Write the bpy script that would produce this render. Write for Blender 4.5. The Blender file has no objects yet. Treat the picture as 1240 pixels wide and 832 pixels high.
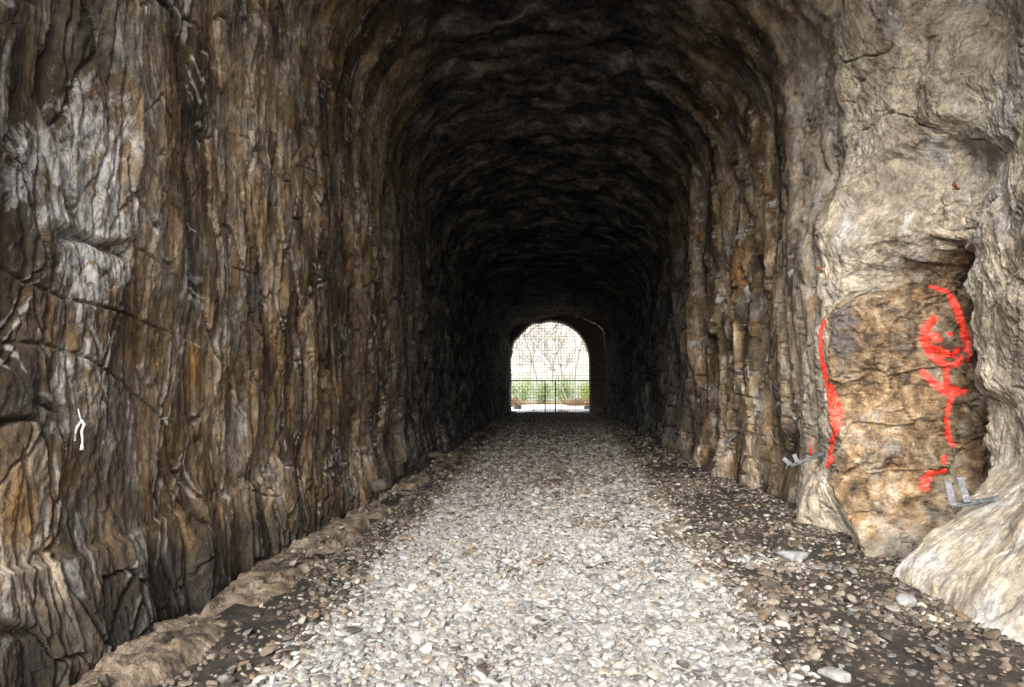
import bpy, math, random
import numpy as np
from mathutils import Vector, Matrix
from mathutils import bvhtree

random.seed(7)
rng = np.random.default_rng(11)
scene = bpy.context.scene
COL = scene.collection
f32 = np.float32

# ------------------------------------------------------------------ camera
F = 827.0                      # focal length in px of a 1240 px wide frame
EYE = Vector((0.0, 0.0, 1.6))
yaw = math.atan(50 / F)
pitch = math.atan(49 / F)
cam_d = bpy.data.cameras.new('camera')
cam = bpy.data.objects.new('camera', cam_d)
COL.objects.link(cam)
cam_d.sensor_width = 36.0
cam_d.lens = 36.0 * F / 1240.0
cam_d.clip_start = 0.05
cam_d.clip_end = 3000
cam.location = EYE
cam.rotation_euler = (math.pi / 2 + pitch, 0.0, yaw)
scene.camera = cam
CM = cam.rotation_euler.to_matrix()


def ray(px, py):
    """direction of the photograph's pixel (1240 x 832)"""
    return (CM @ Vector(((px - 620) / F, -(py - 416) / F, -1.0))).normalized()


# ------------------------------------------------------------------ noise
_T = np.random.default_rng(5).random(65536).astype(f32) * f32(2 * np.pi)
_GX, _GY = np.cos(_T).astype(f32), np.sin(_T).astype(f32)


def _h2(ix, iy, seed):
    h = (ix.astype(np.uint32) * np.uint32(374761393) + iy.astype(np.uint32) * np.uint32(668265263)
         + np.uint32((seed * 974711 + 12345) & 0xffffffff))
    h = (h ^ (h >> np.uint32(13))) * np.uint32(1274126177)
    return (h ^ (h >> np.uint32(16))) & np.uint32(65535)


def perlin(x, y, seed=0):
    x = np.asarray(x, f32); y = np.asarray(y, f32)
    fx = np.floor(x); fy = np.floor(y)
    ix = fx.astype(np.int32); iy = fy.astype(np.int32)
    x = x - fx; y = y - fy
    u = x * x * x * (x * (x * 6 - 15) + 10)
    v = y * y * y * (y * (y * 6 - 15) + 10)
    def g(dx, dy):
        h = _h2(ix + dx, iy + dy, seed)
        return _GX[h] * (x - dx) + _GY[h] * (y - dy)
    a, b, c, d = g(0, 0), g(1, 0), g(0, 1), g(1, 1)
    ab = a + u * (b - a)
    cd = c + u * (d - c)
    return (ab + v * (cd - ab)) * f32(1.41)


def fbm(x, y, seed=0, octv=4, gain=0.5, lac=2.03):
    t = 0; a = 1.0; s = 0.0
    for i in range(octv):
        t = t + a * perlin(x, y, seed + i * 17)
        s += a; a *= gain
        x = x * f32(lac) + f32(3.7); y = y * f32(lac) + f32(1.3)
    return t / f32(s) * f32(1.4)


def ss(a, b, x):
    t = np.clip((x - a) / (b - a), 0, 1)
    return t * t * (3 - 2 * t)


def bumpf(x, c, w):
    return np.exp(-((x - c) / w) ** 2)


def voro(x, y, seed):
    """cells: F2-F1, three random numbers of the nearest cell, offset from its centre"""
    x = np.asarray(x, f32); y = np.asarray(y, f32)
    fx = np.floor(x); fy = np.floor(y); ix = fx.astype(np.int32); iy = fy.astype(np.int32)
    x = x - fx; y = y - fy
    f1 = np.full(x.shape, 9, f32); f2 = f1.copy()
    bx = np.zeros_like(x); by = np.zeros_like(x); bh = np.zeros(x.shape, np.uint32)
    for dx in (-1, 0, 1):
        for dy in (-1, 0, 1):
            h = _h2(ix + dx, iy + dy, seed)
            px = dx + (h & np.uint32(255)).astype(f32) / 255 - x
            py = dy + (h >> np.uint32(8)).astype(f32) / 255 - y
            d = px * px + py * py
            c = d < f1
            f2 = np.where(c, f1, np.minimum(f2, d))
            bx = np.where(c, -px, bx); by = np.where(c, -py, by); bh = np.where(c, h, bh); f1 = np.where(c, d, f1)
    r = [((bh * np.uint32(k) + np.uint32(k >> 3)) & np.uint32(1023)).astype(f32) / 1023 for k in (7919, 104729, 15487)]
    return np.sqrt(f2) - np.sqrt(f1), r, bx, by


def facets(x, y, seed, A, Tx, Ty, k):
    """relief of cells that each have an own offset and tilt, blended over a narrow band; also F2-F1 and the nearest cell's numbers"""
    x = np.asarray(x, f32); y = np.asarray(y, f32)
    e, r, _, _ = voro(x, y, seed)
    fx = np.floor(x); fy = np.floor(y); ix = fx.astype(np.int32); iy = fy.astype(np.int32)
    x = x - fx; y = y - fy
    num = np.zeros_like(x); den = np.full_like(x, 1e-12)
    for dx in (-1, 0, 1):
        for dy in (-1, 0, 1):
            h = _h2(ix + dx, iy + dy, seed)
            ox = x - (dx + (h & np.uint32(255)).astype(f32) / 255)
            oy = y - (dy + (h >> np.uint32(8)).astype(f32) / 255)
            w = np.exp(-f32(k) * np.sqrt(ox * ox + oy * oy))
            q = [((h * np.uint32(c) + np.uint32(c >> 3)) & np.uint32(1023)).astype(f32) / 1023 - 0.5 for c in (7919, 104729, 15487)]
            num += w * (A * q[0] + Tx * ox * q[1] + Ty * oy * q[2]); den += w
    return num / den, e, r


def terrace(n, k, sharp=0.82):
    """slab-like steps with steep short risers"""
    t = n * k
    fl = np.floor(t)
    return (fl + ss(sharp, 1.0, t - fl) + 0.22 * (t - fl)) / k / 1.22


# ------------------------------------------------------------------ object helpers
def tag(o, label=None, cat=None, group=None, kind=None):
    if label: o['label'] = label
    if cat: o['category'] = cat
    if group: o['group'] = group
    if kind: o['kind'] = kind
    return o


def empty(name, loc=(0, 0, 0), label=None, cat=None, group=None):
    o = bpy.data.objects.new(name, None)
    o.empty_display_size = 0.2
    o.location = loc
    COL.objects.link(o)
    return tag(o, label, cat, group)


def mesh_np(name, V, faces, mat=None, parent=None, smooth=True, attrs=None, nper=4):
    """V (n,3), faces (m,nper) int array -> linked mesh object"""
    me = bpy.data.meshes.new(name)
    V = np.ascontiguousarray(V, f32); faces = np.ascontiguousarray(faces, np.int32)
    m = len(faces)
    me.vertices.add(len(V)); me.vertices.foreach_set('co', V.ravel())
    me.loops.add(m * nper); me.loops.foreach_set('vertex_index', faces.ravel())
    me.polygons.add(m)
    me.polygons.foreach_set('loop_start', np.arange(0, m * nper, nper, dtype=np.int32))
    me.polygons.foreach_set('use_smooth', np.full(m, smooth, dtype=bool))
    me.update(calc_edges=True)
    for k, a in (attrs or {}).items():
        if a.ndim == 2:
            at = me.attributes.new(k, 'FLOAT_COLOR', 'POINT')
            c = np.ones((len(V), 4), f32); c[:, :3] = a
            at.data.foreach_set('color', c.ravel())
        else:
            at = me.attributes.new(k, 'FLOAT', 'POINT')
            at.data.foreach_set('value', np.ascontiguousarray(a, f32).ravel())
    if mat: me.materials.append(mat)
    o = bpy.data.objects.new(name, me)
    COL.objects.link(o)
    if parent:
        o.parent = parent
        o.matrix_parent_inverse = Matrix.Translation(-Vector(parent.location))
    return o


def grid_faces(nr, nc):
    i = np.arange(nr * nc, dtype=np.int32).reshape(nr, nc)
    return np.stack([i[:-1, :-1], i[:-1, 1:], i[1:, 1:], i[1:, :-1]], -1).reshape(-1, 4)


class MB:
    """collects boxes, bars and tubes into one mesh"""
    def __init__(s): s.v = []; s.f = []
    def add(s, vs, fs):
        b = len(s.v); s.v += [tuple(v) for v in vs]; s.f += [tuple(b + i for i in f) for f in fs]
    def bar(s, a, b, w, t, up=Vector((0, 0, 1)), bev=0.15):
        a = Vector(a); b = Vector(b); d = (b - a).normalized()
        sx = d.cross(up).normalized(); sy = sx.cross(d).normalized()
        c = min(w, t) * bev
        prof = [(-w/2 + c, -t/2), (w/2 - c, -t/2), (w/2, -t/2 + c), (w/2, t/2 - c), (w/2 - c, t/2), (-w/2 + c, t/2), (-w/2, t/2 - c), (-w/2, -t/2 + c)]
        vs = [a + sx * p + sy * q for p, q in prof] + [b + sx * p + sy * q for p, q in prof]
        n = 8
        fs = [(i, (i + 1) % n, n + (i + 1) % n, n + i) for i in range(n)] + [tuple(range(n))[::-1], tuple(range(n, 2 * n))]
        s.add(vs, fs)
    def tube(s, pts, radii, n=6):
        pts = [Vector(p) for p in pts]
        rings = []
        for i, p in enumerate(pts):
            d = (pts[min(i + 1, len(pts) - 1)] - pts[max(i - 1, 0)]).normalized()
            r = Vector((1, 0, 0)) if abs(d.x) < 0.8 else Vector((0, 1, 0))
            x = d.cross(r).normalized(); y = x.cross(d)
            rr = radii[i] if hasattr(radii, '__len__') else radii
            rings.append([p + x * rr * math.cos(2 * math.pi * k / n) + y * rr * math.sin(2 * math.pi * k / n) for k in range(n)])
        vs = [v for r in rings for v in r]
        fs = []
        for i in range(len(pts) - 1):
            for k in range(n):
                fs.append((i * n + k, i * n + (k + 1) % n, (i + 1) * n + (k + 1) % n, (i + 1) * n + k))
        fs.append(tuple(range(n))[::-1]); fs.append(tuple((len(pts) - 1) * n + k for k in range(n)))
        s.add(vs, fs)
    def build(s, name, mat, parent=None, smooth=False):
        me = bpy.data.meshes.new(name); me.from_pydata(s.v, [], s.f); me.update()
        if smooth: me.polygons.foreach_set('use_smooth', [True] * len(me.polygons))
        me.materials.append(mat)
        o = bpy.data.objects.new(name, me); COL.objects.link(o)
        if parent:
            o.parent = parent
            o.matrix_parent_inverse = Matrix.Translation(-Vector(parent.location))
        return o


# ------------------------------------------------------------------ node helpers
class G:
    def __init__(s, name):
        s.m = bpy.data.materials.new(name); s.m.use_nodes = True
        s.t = s.m.node_tree; s.t.nodes.clear()
        s.out = s.t.nodes.new('ShaderNodeOutputMaterial')
    def put(s, sock, v):
        if isinstance(v, bpy.types.NodeSocket): s.t.links.new(v, sock)
        elif v is not None:
            if hasattr(sock.default_value, '__len__') and len(sock.default_value) == 4 and len(v) == 3: v = (*v, 1)
            sock.default_value = v
    def n(s, typ, ins=None, **props):
        nd = s.t.nodes.new(typ)
        for k, v in props.items(): setattr(nd, k, v)
        for k, v in (ins or {}).items(): s.put(nd.inputs[k], v)
        return nd
    def math(s, op, a, b=None, c=None, clamp=False):
        return s.n('ShaderNodeMath', {0: a, 1: b, 2: c}, operation=op, use_clamp=clamp).outputs[0]
    def mix(s, f, a, b, mode='MIX'):
        nd = s.n('ShaderNodeMix', data_type='RGBA', blend_type=mode)
        s.put(nd.inputs[0], f); s.put(nd.inputs[6], a); s.put(nd.inputs[7], b)
        return nd.outputs[2]
    def noise(s, vec, scale, detail=4, rough=0.55, dist=0.0, out=0):
        return s.n('ShaderNodeTexNoise', {'Vector': vec, 'Scale': scale, 'Detail': detail, 'Roughness': rough, 'Distortion': dist}).outputs[out]
    def map(s, vec, scale, loc=(0, 0, 0), rot=(0, 0, 0)):
        return s.n('ShaderNodeMapping', {'Vector': vec, 'Scale': scale, 'Location': loc, 'Rotation': rot}).outputs[0]
    def rng(s, v, a, b, c=0.0, d=1.0):
        return s.n('ShaderNodeMapRange', {0: v, 1: a, 2: b, 3: c, 4: d}, interpolation_type='SMOOTHSTEP').outputs[0]
    def ramp(s, v, stops):
        nd = s.n('ShaderNodeValToRGB', {0: v}); e = nd.color_ramp.elements
        while len(e) < len(stops): e.new(0.5)
        for el, (p, c) in zip(e, stops): el.position = p; el.color = (*c, 1)
        return nd.outputs[0]
    def attr(s, name, out=2): return s.n('ShaderNodeAttribute', attribute_name=name).outputs[out]
    def obj(s): return s.n('ShaderNodeTexCoord').outputs['Object']
    def bsdf(s, col, rough=0.7, normal=None, metal=0.0, spec=0.5, **kw):
        b = s.n('ShaderNodeBsdfPrincipled', {'Base Color': col, 'Roughness': rough, 'Metallic': metal, 'Specular IOR Level': spec})
        if normal is not None: s.put(b.inputs['Normal'], normal)
        for k, v in kw.items(): s.put(b.inputs[k.replace('_', ' ')], v)
        s.t.links.new(b.outputs[0], s.out.inputs[0])
        return b
    def bump(s, h, dist=0.02, strength=1.0, normal=None):
        return s.n('ShaderNodeBump', {'Height': h, 'Distance': dist, 'Strength': strength, 'Normal': normal}).outputs[0]


# ------------------------------------------------------------------ materials
def mat_rock():
    g = G('rock'); co = g.obj()
    an = g.map(co, (0.55, 1.0, 0.34))            # strata: long across the tunnel's section, short along its axis
    an2 = g.map(co, (0.4, 1.0, 0.16), loc=(3, 1, 7))
    n1 = g.noise(an, 2.0, 9, 0.62, 0.9)
    n2 = g.noise(an, 9.0, 8, 0.68, 0.4)
    n3 = g.noise(co, 1.7, 8, 0.6, 0.5)
    n4 = g.noise(g.map(co, (0.9, 1, 0.8)), 11.0, 12, 0.82, 0.1)
    soot_falloff = g.attr('soot_falloff'); pale = g.attr('pale'); white = g.attr('white'); panel = g.attr('panel')
    rust = g.attr('rust'); wet = g.attr('wet')
    brown = g.ramp(n1, [(0.33, (0.015, 0.011, 0.006)), (0.43, (0.072, 0.047, 0.022)), (0.52, (0.150, 0.098, 0.046)), (0.61, (0.26, 0.185, 0.100)), (0.73, (0.46, 0.41, 0.33))])
    grey = g.ramp(n2, [(0.33, (0.025, 0.023, 0.020)), (0.48, (0.115, 0.105, 0.09)), (0.66, (0.34, 0.32, 0.285))])
    c = g.mix(g.rng(n3, 0.46, 0.68, 0, 0.85), brown, grey)
    c = g.mix(g.rng(g.noise(an2, 2.3, 6, 0.6, 0.6), 0.58, 0.74, 0, 0.6), c, (0.17, 0.105, 0.045))
    tone = g.attr('tone')
    c = g.mix(g.rng(tone, 0.60, 0.75, 0, 0.5), c, grey)
    c = g.mix(1.0, c, g.ramp(g.math('ADD', tone, g.math('MULTIPLY', g.math('SUBTRACT', n3, 0.5), 0.4)), [(0.22, (0.42, 0.40, 0.38)), (0.5, (1.0, 1.0, 1.0)), (0.78, (1.9, 1.8, 1.65))]), 'MULTIPLY')
    # pale mineral streaks and pale rims along slab edges
    st = g.noise(an2, 7.0, 7, 0.7, 0.5)
    c = g.mix(g.math('MULTIPLY', g.rng(st, 0.555, 0.68, 0, 0.9), g.rng(n3, 0.34, 0.58)), c, (0.37, 0.35, 0.325))
    c = g.mix(g.rng(g.math('ADD', g.math('MULTIPLY', g.attr('rim'), 0.9), g.math('SUBTRACT', st, 0.5)), 0.35, 0.8, 0, 0.75), c, (0.44, 0.42, 0.38))
    # pale tan rock near the camera on the right
    tan = g.ramp(g.noise(g.map(co, (0.9, 0.9, 0.7)), 2.2, 12, 0.70, 0.25), [(0.28, (0.115, 0.090, 0.062)), (0.42, (0.235, 0.195, 0.145)), (0.53, (0.33, 0.285, 0.22)), (0.63, (0.45, 0.39, 0.285)), (0.76, (0.60, 0.54, 0.44))])
    tan = g.mix(g.rng(g.noise(g.map(co, (1, 1, 0.7), loc=(4, 4, 1)), 1.5, 7, 0.6, 0.6), 0.5, 0.68, 0, 0.8), tan, (0.43, 0.42, 0.40))
    tan = g.mix(g.rng(g.noise(g.map(co, (1, 1, 0.4), loc=(1, 7, 2)), 2.8, 12, 0.76, 0.3), 0.58, 0.72, 0, 0.6), tan, (0.13, 0.105, 0.08))
    st2 = g.noise(g.map(co, (1, 1, 0.45), loc=(5, 3, 8)), 5.0, 10, 0.75, 0.6)
    tan = g.mix(g.rng(st2, 0.58, 0.68, 0, 0.75), tan, (0.70, 0.68, 0.64))
    tan = g.mix(g.rng(g.noise(g.map(co, (1, 1, 0.8), loc=(2, 8, 3)), 14.0, 8, 0.75), 0.60, 0.70, 0, 0.7), tan, (0.07, 0.055, 0.042))
    c = g.mix(g.rng(g.math('ADD', pale, g.math('MULTIPLY', g.math('SUBTRACT', n1, 0.5), 0.9)), 0.3, 0.7), c, tan)
    # ochre, flaked face behind the graffiti
    pn = g.noise(g.map(co, (1, 1, 0.8)), 5.0, 12, 0.8, 0.5)
    och = g.ramp(pn, [(0.34, (0.022, 0.018, 0.015)), (0.43, (0.12, 0.076, 0.040)), (0.51, (0.22, 0.148, 0.078)), (0.58, (0.31, 0.25, 0.165)), (0.68, (0.50, 0.46, 0.39))])
    och = g.mix(g.rng(g.noise(g.map(co, (1, 1, 1), loc=(2, 5, 3)), 2.6, 8, 0.7), 0.52, 0.66, 0, 0.8), och, g.mix(0.6, grey, (0.30, 0.28, 0.25)))
    och = g.mix(1.0, och, g.ramp(tone, [(0.15, (0.5, 0.47, 0.45)), (0.5, (1, 1, 1)), (0.85, (1.45, 1.4, 1.35))]), 'MULTIPLY')
    c = g.mix(g.rng(g.math('ADD', panel, g.math('MULTIPLY', g.math('SUBTRACT', n3, 0.5), 2.4)), 0.25, 0.8), c, g.mix(1.0, och, (0.82, 0.8, 0.78), 'MULTIPLY'))
    c = g.mix(g.rng(g.math('ADD', g.attr('darkp'), g.math('MULTIPLY', g.math('SUBTRACT', pn, 0.5), 4.0)), 0.45, 0.9, 0, 0.85), c, (0.07, 0.066, 0.066))
    # iron stain
    c = g.mix(g.rng(g.math('ADD', rust, g.math('MULTIPLY', g.math('SUBTRACT', n2, 0.5), 1.3)), 0.4, 0.75, 0, 0.85), c, (0.27, 0.14, 0.035))
    # white lime bloom
    wn = g.noise(g.map(co, (1, 1, 0.5)), 5.0, 10, 0.74, 1.8)
    c = g.mix(g.rng(g.math('ADD', white, g.math('MULTIPLY', g.math('SUBTRACT', wn, 0.5), 5.0)), 0.5, 1.25, 0, 0.9), c, (0.43, 0.42, 0.40))
    # vault sooted by old engines; on the walls, light falloff painted with depth
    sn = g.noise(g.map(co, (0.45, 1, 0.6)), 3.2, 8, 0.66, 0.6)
    soot_falloff_c = g.ramp(sn, [(0.32, (0.014, 0.014, 0.0155)), (0.45, (0.042, 0.042, 0.045)), (0.55, (0.10, 0.096, 0.092)), (0.68, (0.27, 0.245, 0.20))])
    c = g.mix(g.rng(g.math('ADD', soot_falloff, g.math('MULTIPLY', g.math('SUBTRACT', n2, 0.5), 0.8)), 0.15, 0.85, 0, 0.96), c, soot_falloff_c)
    c = g.mix(g.rng(wet, 0.1, 0.9, 0, 0.72), c, (0.018, 0.015, 0.012))
    c = g.mix(0.75, c, g.ramp(n4, [(0.36, (0.22, 0.21, 0.20)), (0.48, (0.92, 0.92, 0.92)), (0.63, (1.85, 1.82, 1.78))]), 'MULTIPLY')
    fine = g.noise(g.map(co, (0.9, 1.0, 0.75)), 16.0, 12, 0.80, 0.1)
    b1 = g.bump(fine, 0.05, 0.9)
    b2 = g.bump(g.noise(co, 70.0, 6, 0.7), 0.006, 0.8, b1)
    ro = g.math('SUBTRACT', g.rng(n2, 0.3, 0.7, 0.5, 0.85), g.math('MULTIPLY', wet, 0.2))
    g.bsdf(c, g.math('ADD', ro, g.math('MULTIPLY', soot_falloff, 0.2), clamp=True), b2, spec=g.rng(soot_falloff, 0.0, 0.8, 0.4, 0.03))
    return g.m


def mat_ground():
    g = G('dirt'); co = g.obj()
    n = g.noise(co, 4.0, 10, 0.68, 0.4)
    dirt = g.ramp(n, [(0.34, (0.007, 0.006, 0.005)), (0.5, (0.018, 0.014, 0.010)), (0.62, (0.050, 0.038, 0.027)), (0.76, (0.12, 0.097, 0.073))])
    grit = g.noise(co, 45.0, 6, 0.75)
    dirt = g.mix(0.8, dirt, g.ramp(grit, [(0.35, (0.4, 0.4, 0.4)), (0.5, (0.9, 0.9, 0.9)), (0.68, (2.2, 2.1, 2.0))]), 'MULTIPLY')
    grav = g.mix(0.8, g.ramp(g.noise(co, 9.0, 8, 0.7), [(0.3, (0.10, 0.085, 0.07)), (0.55, (0.20, 0.18, 0.15)), (0.75, (0.33, 0.30, 0.26))]),
                 g.ramp(grit, [(0.3, (0.3, 0.3, 0.3)), (0.5, (0.9, 0.9, 0.9)), (0.7, (1.8, 1.75, 1.7))]), 'MULTIPLY')
    c = g.mix(g.rng(g.math('ADD', g.attr('gravel'), g.math('MULTIPLY', g.math('SUBTRACT', n, 0.5), 0.8)), 0.35, 0.65), dirt, grav)
    litter = g.ramp(g.noise(co, 3.0, 8, 0.75), [(0.3, (0.09, 0.06, 0.03)), (0.5, (0.24, 0.15, 0.08)), (0.7, (0.42, 0.33, 0.22))])
    c = g.mix(g.attr('outside'), c, litter)
    h = g.bump(g.noise(co, 30.0, 8, 0.75), 0.03, 0.9)
    g.bsdf(c, 0.75, h, spec=0.35)
    return g.m


def mat_stones():
    g = G('gravel_stone'); co = g.obj()
    c = g.attr('tint', 0)
    n = g.noise(co, 28.0, 6, 0.7)
    c = g.mix(0.7, c, g.ramp(n, [(0.3, (0.55, 0.52, 0.48)), (0.5, (1, 1, 1)), (0.72, (1.25, 1.22, 1.18))]), 'MULTIPLY')
    g.bsdf(c, 0.65, g.bump(g.noise(co, 90.0, 5, 0.7), 0.004, 0.6), spec=0.35)
    return g.m


def mat_simple(name, stops, scale=6.0, rough=0.7, metal=0.0, bump=0.01, aniso=(1, 1, 1), bscale=40, spec=0.4, rot=None):
    g = G(name); co = g.obj()
    v = g.map(co, aniso)
    c = g.ramp(g.noise(v, scale, 8, 0.65, 0.4), stops)
    g.bsdf(c, rough, g.bump(g.noise(v, bscale, 6, 0.7), bump, 0.8), metal, spec)
    return g.m


def mat_paint():
    g = G('spray_paint'); co = g.obj()
    d = g.attr('edge')
    n = g.noise(co, 55.0, 6, 0.75)
    a = g.rng(g.math('ADD', d, g.math('MULTIPLY', g.math('SUBTRACT', n, 0.5), 2.0)), 0.5, 1.15, 1, 0)
    worn = g.rng(g.noise(co, 17.0, 10, 0.8), 0.36, 0.50, 0.25, 1.0)
    c = g.ramp(g.noise(co, 14.0, 5, 0.6), [(0.3, (0.62, 0.030, 0.015)), (0.6, (0.80, 0.045, 0.022)), (0.8, (0.84, 0.09, 0.05))])
    b = g.n('ShaderNodeBsdfPrincipled', {'Base Color': c, 'Roughness': 0.55})
    t = g.n('ShaderNodeBsdfTransparent')
    m = g.n('ShaderNodeMixShader', {0: g.math('MULTIPLY', a, worn), 1: t.outputs[0], 2: b.outputs[0]})
    g.t.links.new(m.outputs[0], g.out.inputs[0])
    return g.m


ROCK = mat_rock()
DIRT = mat_ground()
STONE = mat_stones()
PAINT = mat_paint()
LEDGE = mat_simple('ledge_earth', [(0.34, (0.018, 0.013, 0.009)), (0.44, (0.075, 0.055, 0.035)), (0.55, (0.150, 0.115, 0.077)), (0.68, (0.26, 0.215, 0.16))], 5, 0.8, bump=0.03, bscale=24)
STEEL = mat_simple('galvanised_steel', [(0.35, (0.018, 0.019, 0.021)), (0.5, (0.045, 0.047, 0.052)), (0.68, (0.11, 0.11, 0.118))], 30, 0.6, 0.0, 0.002)
RUSTY = mat_simple('rusty_iron', [(0.3, (0.06, 0.02, 0.01)), (0.6, (0.19, 0.06, 0.03)), (0.8, (0.30, 0.12, 0.06))], 30, 0.8, 0.2, 0.003)
STRING = mat_simple('white_cord', [(0.3, (0.38, 0.36, 0.33)), (0.7, (0.62, 0.60, 0.57))], 40, 0.8, 0, 0.002)
WIRE = mat_simple('fence_wire', [(0.3, (0.03, 0.028, 0.027)), (0.7, (0.07, 0.065, 0.06))], 8, 0.7, 0.3, 0.001)
BRICK = mat_simple('stained_brick', [(0.3, (0.09, 0.068, 0.052)), (0.5, (0.17, 0.125, 0.098)), (0.75, (0.25, 0.19, 0.155))], 2.5, 0.85, 0, 0.03, (1, 1, 3))
BARK = mat_simple('bark', [(0.3, (0.13, 0.11, 0.095)), (0.6, (0.24, 0.21, 0.185)), (0.8, (0.34, 0.31, 0.28))], 6, 0.85, 0, 0.02, (1, 1, 0.3))
LEAF = mat_simple('spring_leaf', [(0.3, (0.14, 0.19, 0.07)), (0.5, (0.22, 0.29, 0.12)), (0.75, (0.32, 0.37, 0.18))], 3, 0.6, 0, 0.001)
LEAFY = mat_simple('yellow_leaf', [(0.3, (0.13, 0.20, 0.03)), (0.6, (0.22, 0.29, 0.05)), (0.8, (0.30, 0.34, 0.08))], 3, 0.6, 0, 0.001)
DRY = mat_simple('dry_leaf', [(0.3, (0.10, 0.06, 0.03)), (0.6, (0.19, 0.125, 0.07)), (0.8, (0.28, 0.20, 0.12))], 5, 0.8, 0, 0.001)
HILL = mat_simple('woodland_hillside', [(0.3, (0.15, 0.155, 0.125)), (0.5, (0.26, 0.265, 0.23)), (0.7, (0.36, 0.365, 0.33))], 0.6, 0.9, 0, 0.2, (1, 1, 0.4), 3)
PATH = mat_simple('pale_path', [(0.3, (0.50, 0.47, 0.42)), (0.7, (0.66, 0.63, 0.58))], 2.0, 0.85, 0, 0.02)

# ------------------------------------------------------------------ tunnel shell
Y0, Y1 = 2.2, 38.0             # near opening added to let daylight in, inner end
ZS, ZB, W, BV = 5.7, -0.55, 2.8, 1.9   # spring line, foot, half width, rise of the vault


def half_profile(nz_low, n_arc):
    """left half: foot -> spring -> crown; returns x (negative side), z, inward normal, arc length"""
    z = np.linspace(ZB, ZS, nz_low, endpoint=False)
    th = np.linspace(0, np.pi / 2, n_arc)
    e = 2 / 2.1
    ax = -W * np.cos(th) ** e
    az = ZS + BV * np.sin(th) ** e
    x = np.concatenate([np.full(nz_low, -W), ax]); z = np.concatenate([z, az])
    # resample the arc evenly
    d = np.concatenate([[0], np.cumsum(np.hypot(np.diff(x), np.diff(z)))])
    t = np.concatenate([np.linspace(0, ZS - ZB, nz_low, endpoint=False), np.linspace(ZS - ZB, d[-1], n_arc)])
    x = np.interp(t, d, x); z = np.interp(t, d, z)
    tx = np.gradient(x, t); tz = np.gradient(z, t)
    k = np.ones(41) / 41
    def sm(a): return np.convolve(np.pad(a, 20, mode='edge'), k, 'valid')
    tx, tz = sm(tx), sm(tz); l = np.hypot(tx, tz)
    return x.astype(f32), z.astype(f32), (tz / l).astype(f32), (-tx / l).astype(f32), t.astype(f32)


def drop(Z, Y):
    return np.where(Z > 1, 1 + (Z - 1) * (1 - 0.32 * ss(8, 27, Y)), Z)


def y_axis(a, b, n, pre):
    return np.concatenate([np.linspace(Y0, a, pre, endpoint=False), 1.0 / np.linspace(1 / a, 1 / b, n)]).astype(f32)


def strata(y, s, seed, slab=1.0):
    """vertical schist: flat slabs, flakes and thin open joints (height towards the tunnel axis), the pale rim
    along slab edges and the tone of each slab"""
    wy = y + 0.16 * fbm(y * 0.6, s * 0.5, seed + 1, 3) + 0.035 * fbm(y * 3.1, s * 1.9, seed + 2, 4)
    wz = s + 0.25 * fbm(y * 1.1, s * 0.7, seed + 20, 3)
    a = fbm(wy * 0.8, s * 0.26, seed + 3, 3)
    h = (0.09 + 0.08 * slab) * a
    h1, e1, r1 = facets(wy / 0.62, wz / 2.3 + 0.12 * wy, seed + 30, 0.17, 0.20, 0.16, 22)
    h2, e2, r2 = facets(wy / 0.27, wz / 0.80 - 0.25 * wy, seed + 31, 0.045, 0.06, 0.05, 20)
    h3, e3, r3 = facets(wy / 0.075, wz / 0.33, seed + 32, 0.020, 0.026, 0.02, 14)
    h += slab * h1 + (0.25 + 0.5 * slab) * h2 + (0.25 + 0.4 * slab + 0.35 * ss(-0.3, 0.4, fbm(y * 1.3, s * 0.8, seed + 33, 2))) * h3
    h += terrace(fbm(wy * 5.0 + 2 * a, s * 1.0, seed + 5, 4), 4.0, 0.8) * 0.022
    h += terrace(fbm(wy * 15.0, s * 4.5, seed + 6, 4), 4.0, 0.7) * 0.014
    h -= np.exp(-(e1 / 0.024) ** 2) * 0.09 * ss(0.15, 0.4, r1[1]) * ss(-0.35, 0.15, fbm(y * 1.7, s * 0.9, seed + 8, 3))
    h -= np.exp(-(e2 / 0.050) ** 2) * 0.06 * ss(0.35, 0.6, r2[2])
    for kf, ks, wd_, dp, sd_ in ((1.25, 0.17, 0.013, 0.15, 50), (2.6, 0.33, 0.018, 0.08, 51), (5.5, 0.8, 0.030, 0.035, 52)):
        kk = perlin(wy * kf + 0.7, wz * ks, seed + sd_)
        h -= np.exp(-(kk / wd_) ** 2) * dp * ss(-0.2, 0.1, fbm(y * 0.9 * kf ** 0.5, s * 0.8, seed + sd_ + 10, 3))
        h += np.clip(kk / 0.025, -1, 1) * 0.16 * dp * ss(-.1, .2, perlin(y * 1.3, s * .7, seed + sd_ + 20))
    hj = perlin(y * 0.35 + 0.1 * a, s * 1.1 + 0.25 * y, seed + 10)
    h -= np.exp(-(hj / 0.012) ** 2) * ss(0.0, 0.35, fbm(y * 0.8, s * 0.6, seed + 11, 2)) * 0.04
    h += 0.010 * fbm(y * 30, s * 15, seed + 12, 4)
    n = fbm(y * 2.2, s * 1.1, seed + 13, 3)
    rim = np.exp(-((e1 - 0.075) / 0.03) ** 2) * ss(-0.1, 0.35, n) + 0.9 * np.exp(-((e2 - 0.11) / 0.06) ** 2) * ss(0.0, 0.4, -n) + 0.8 * np.exp(-(hj / 0.02) ** 2) * ss(0.0, 0.4, n)
    tone = 0.5 * r1[2] + 0.33 * r2[0] + 0.17 * r3[1]
    return h, np.clip(rim, 0, 1), tone


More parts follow.
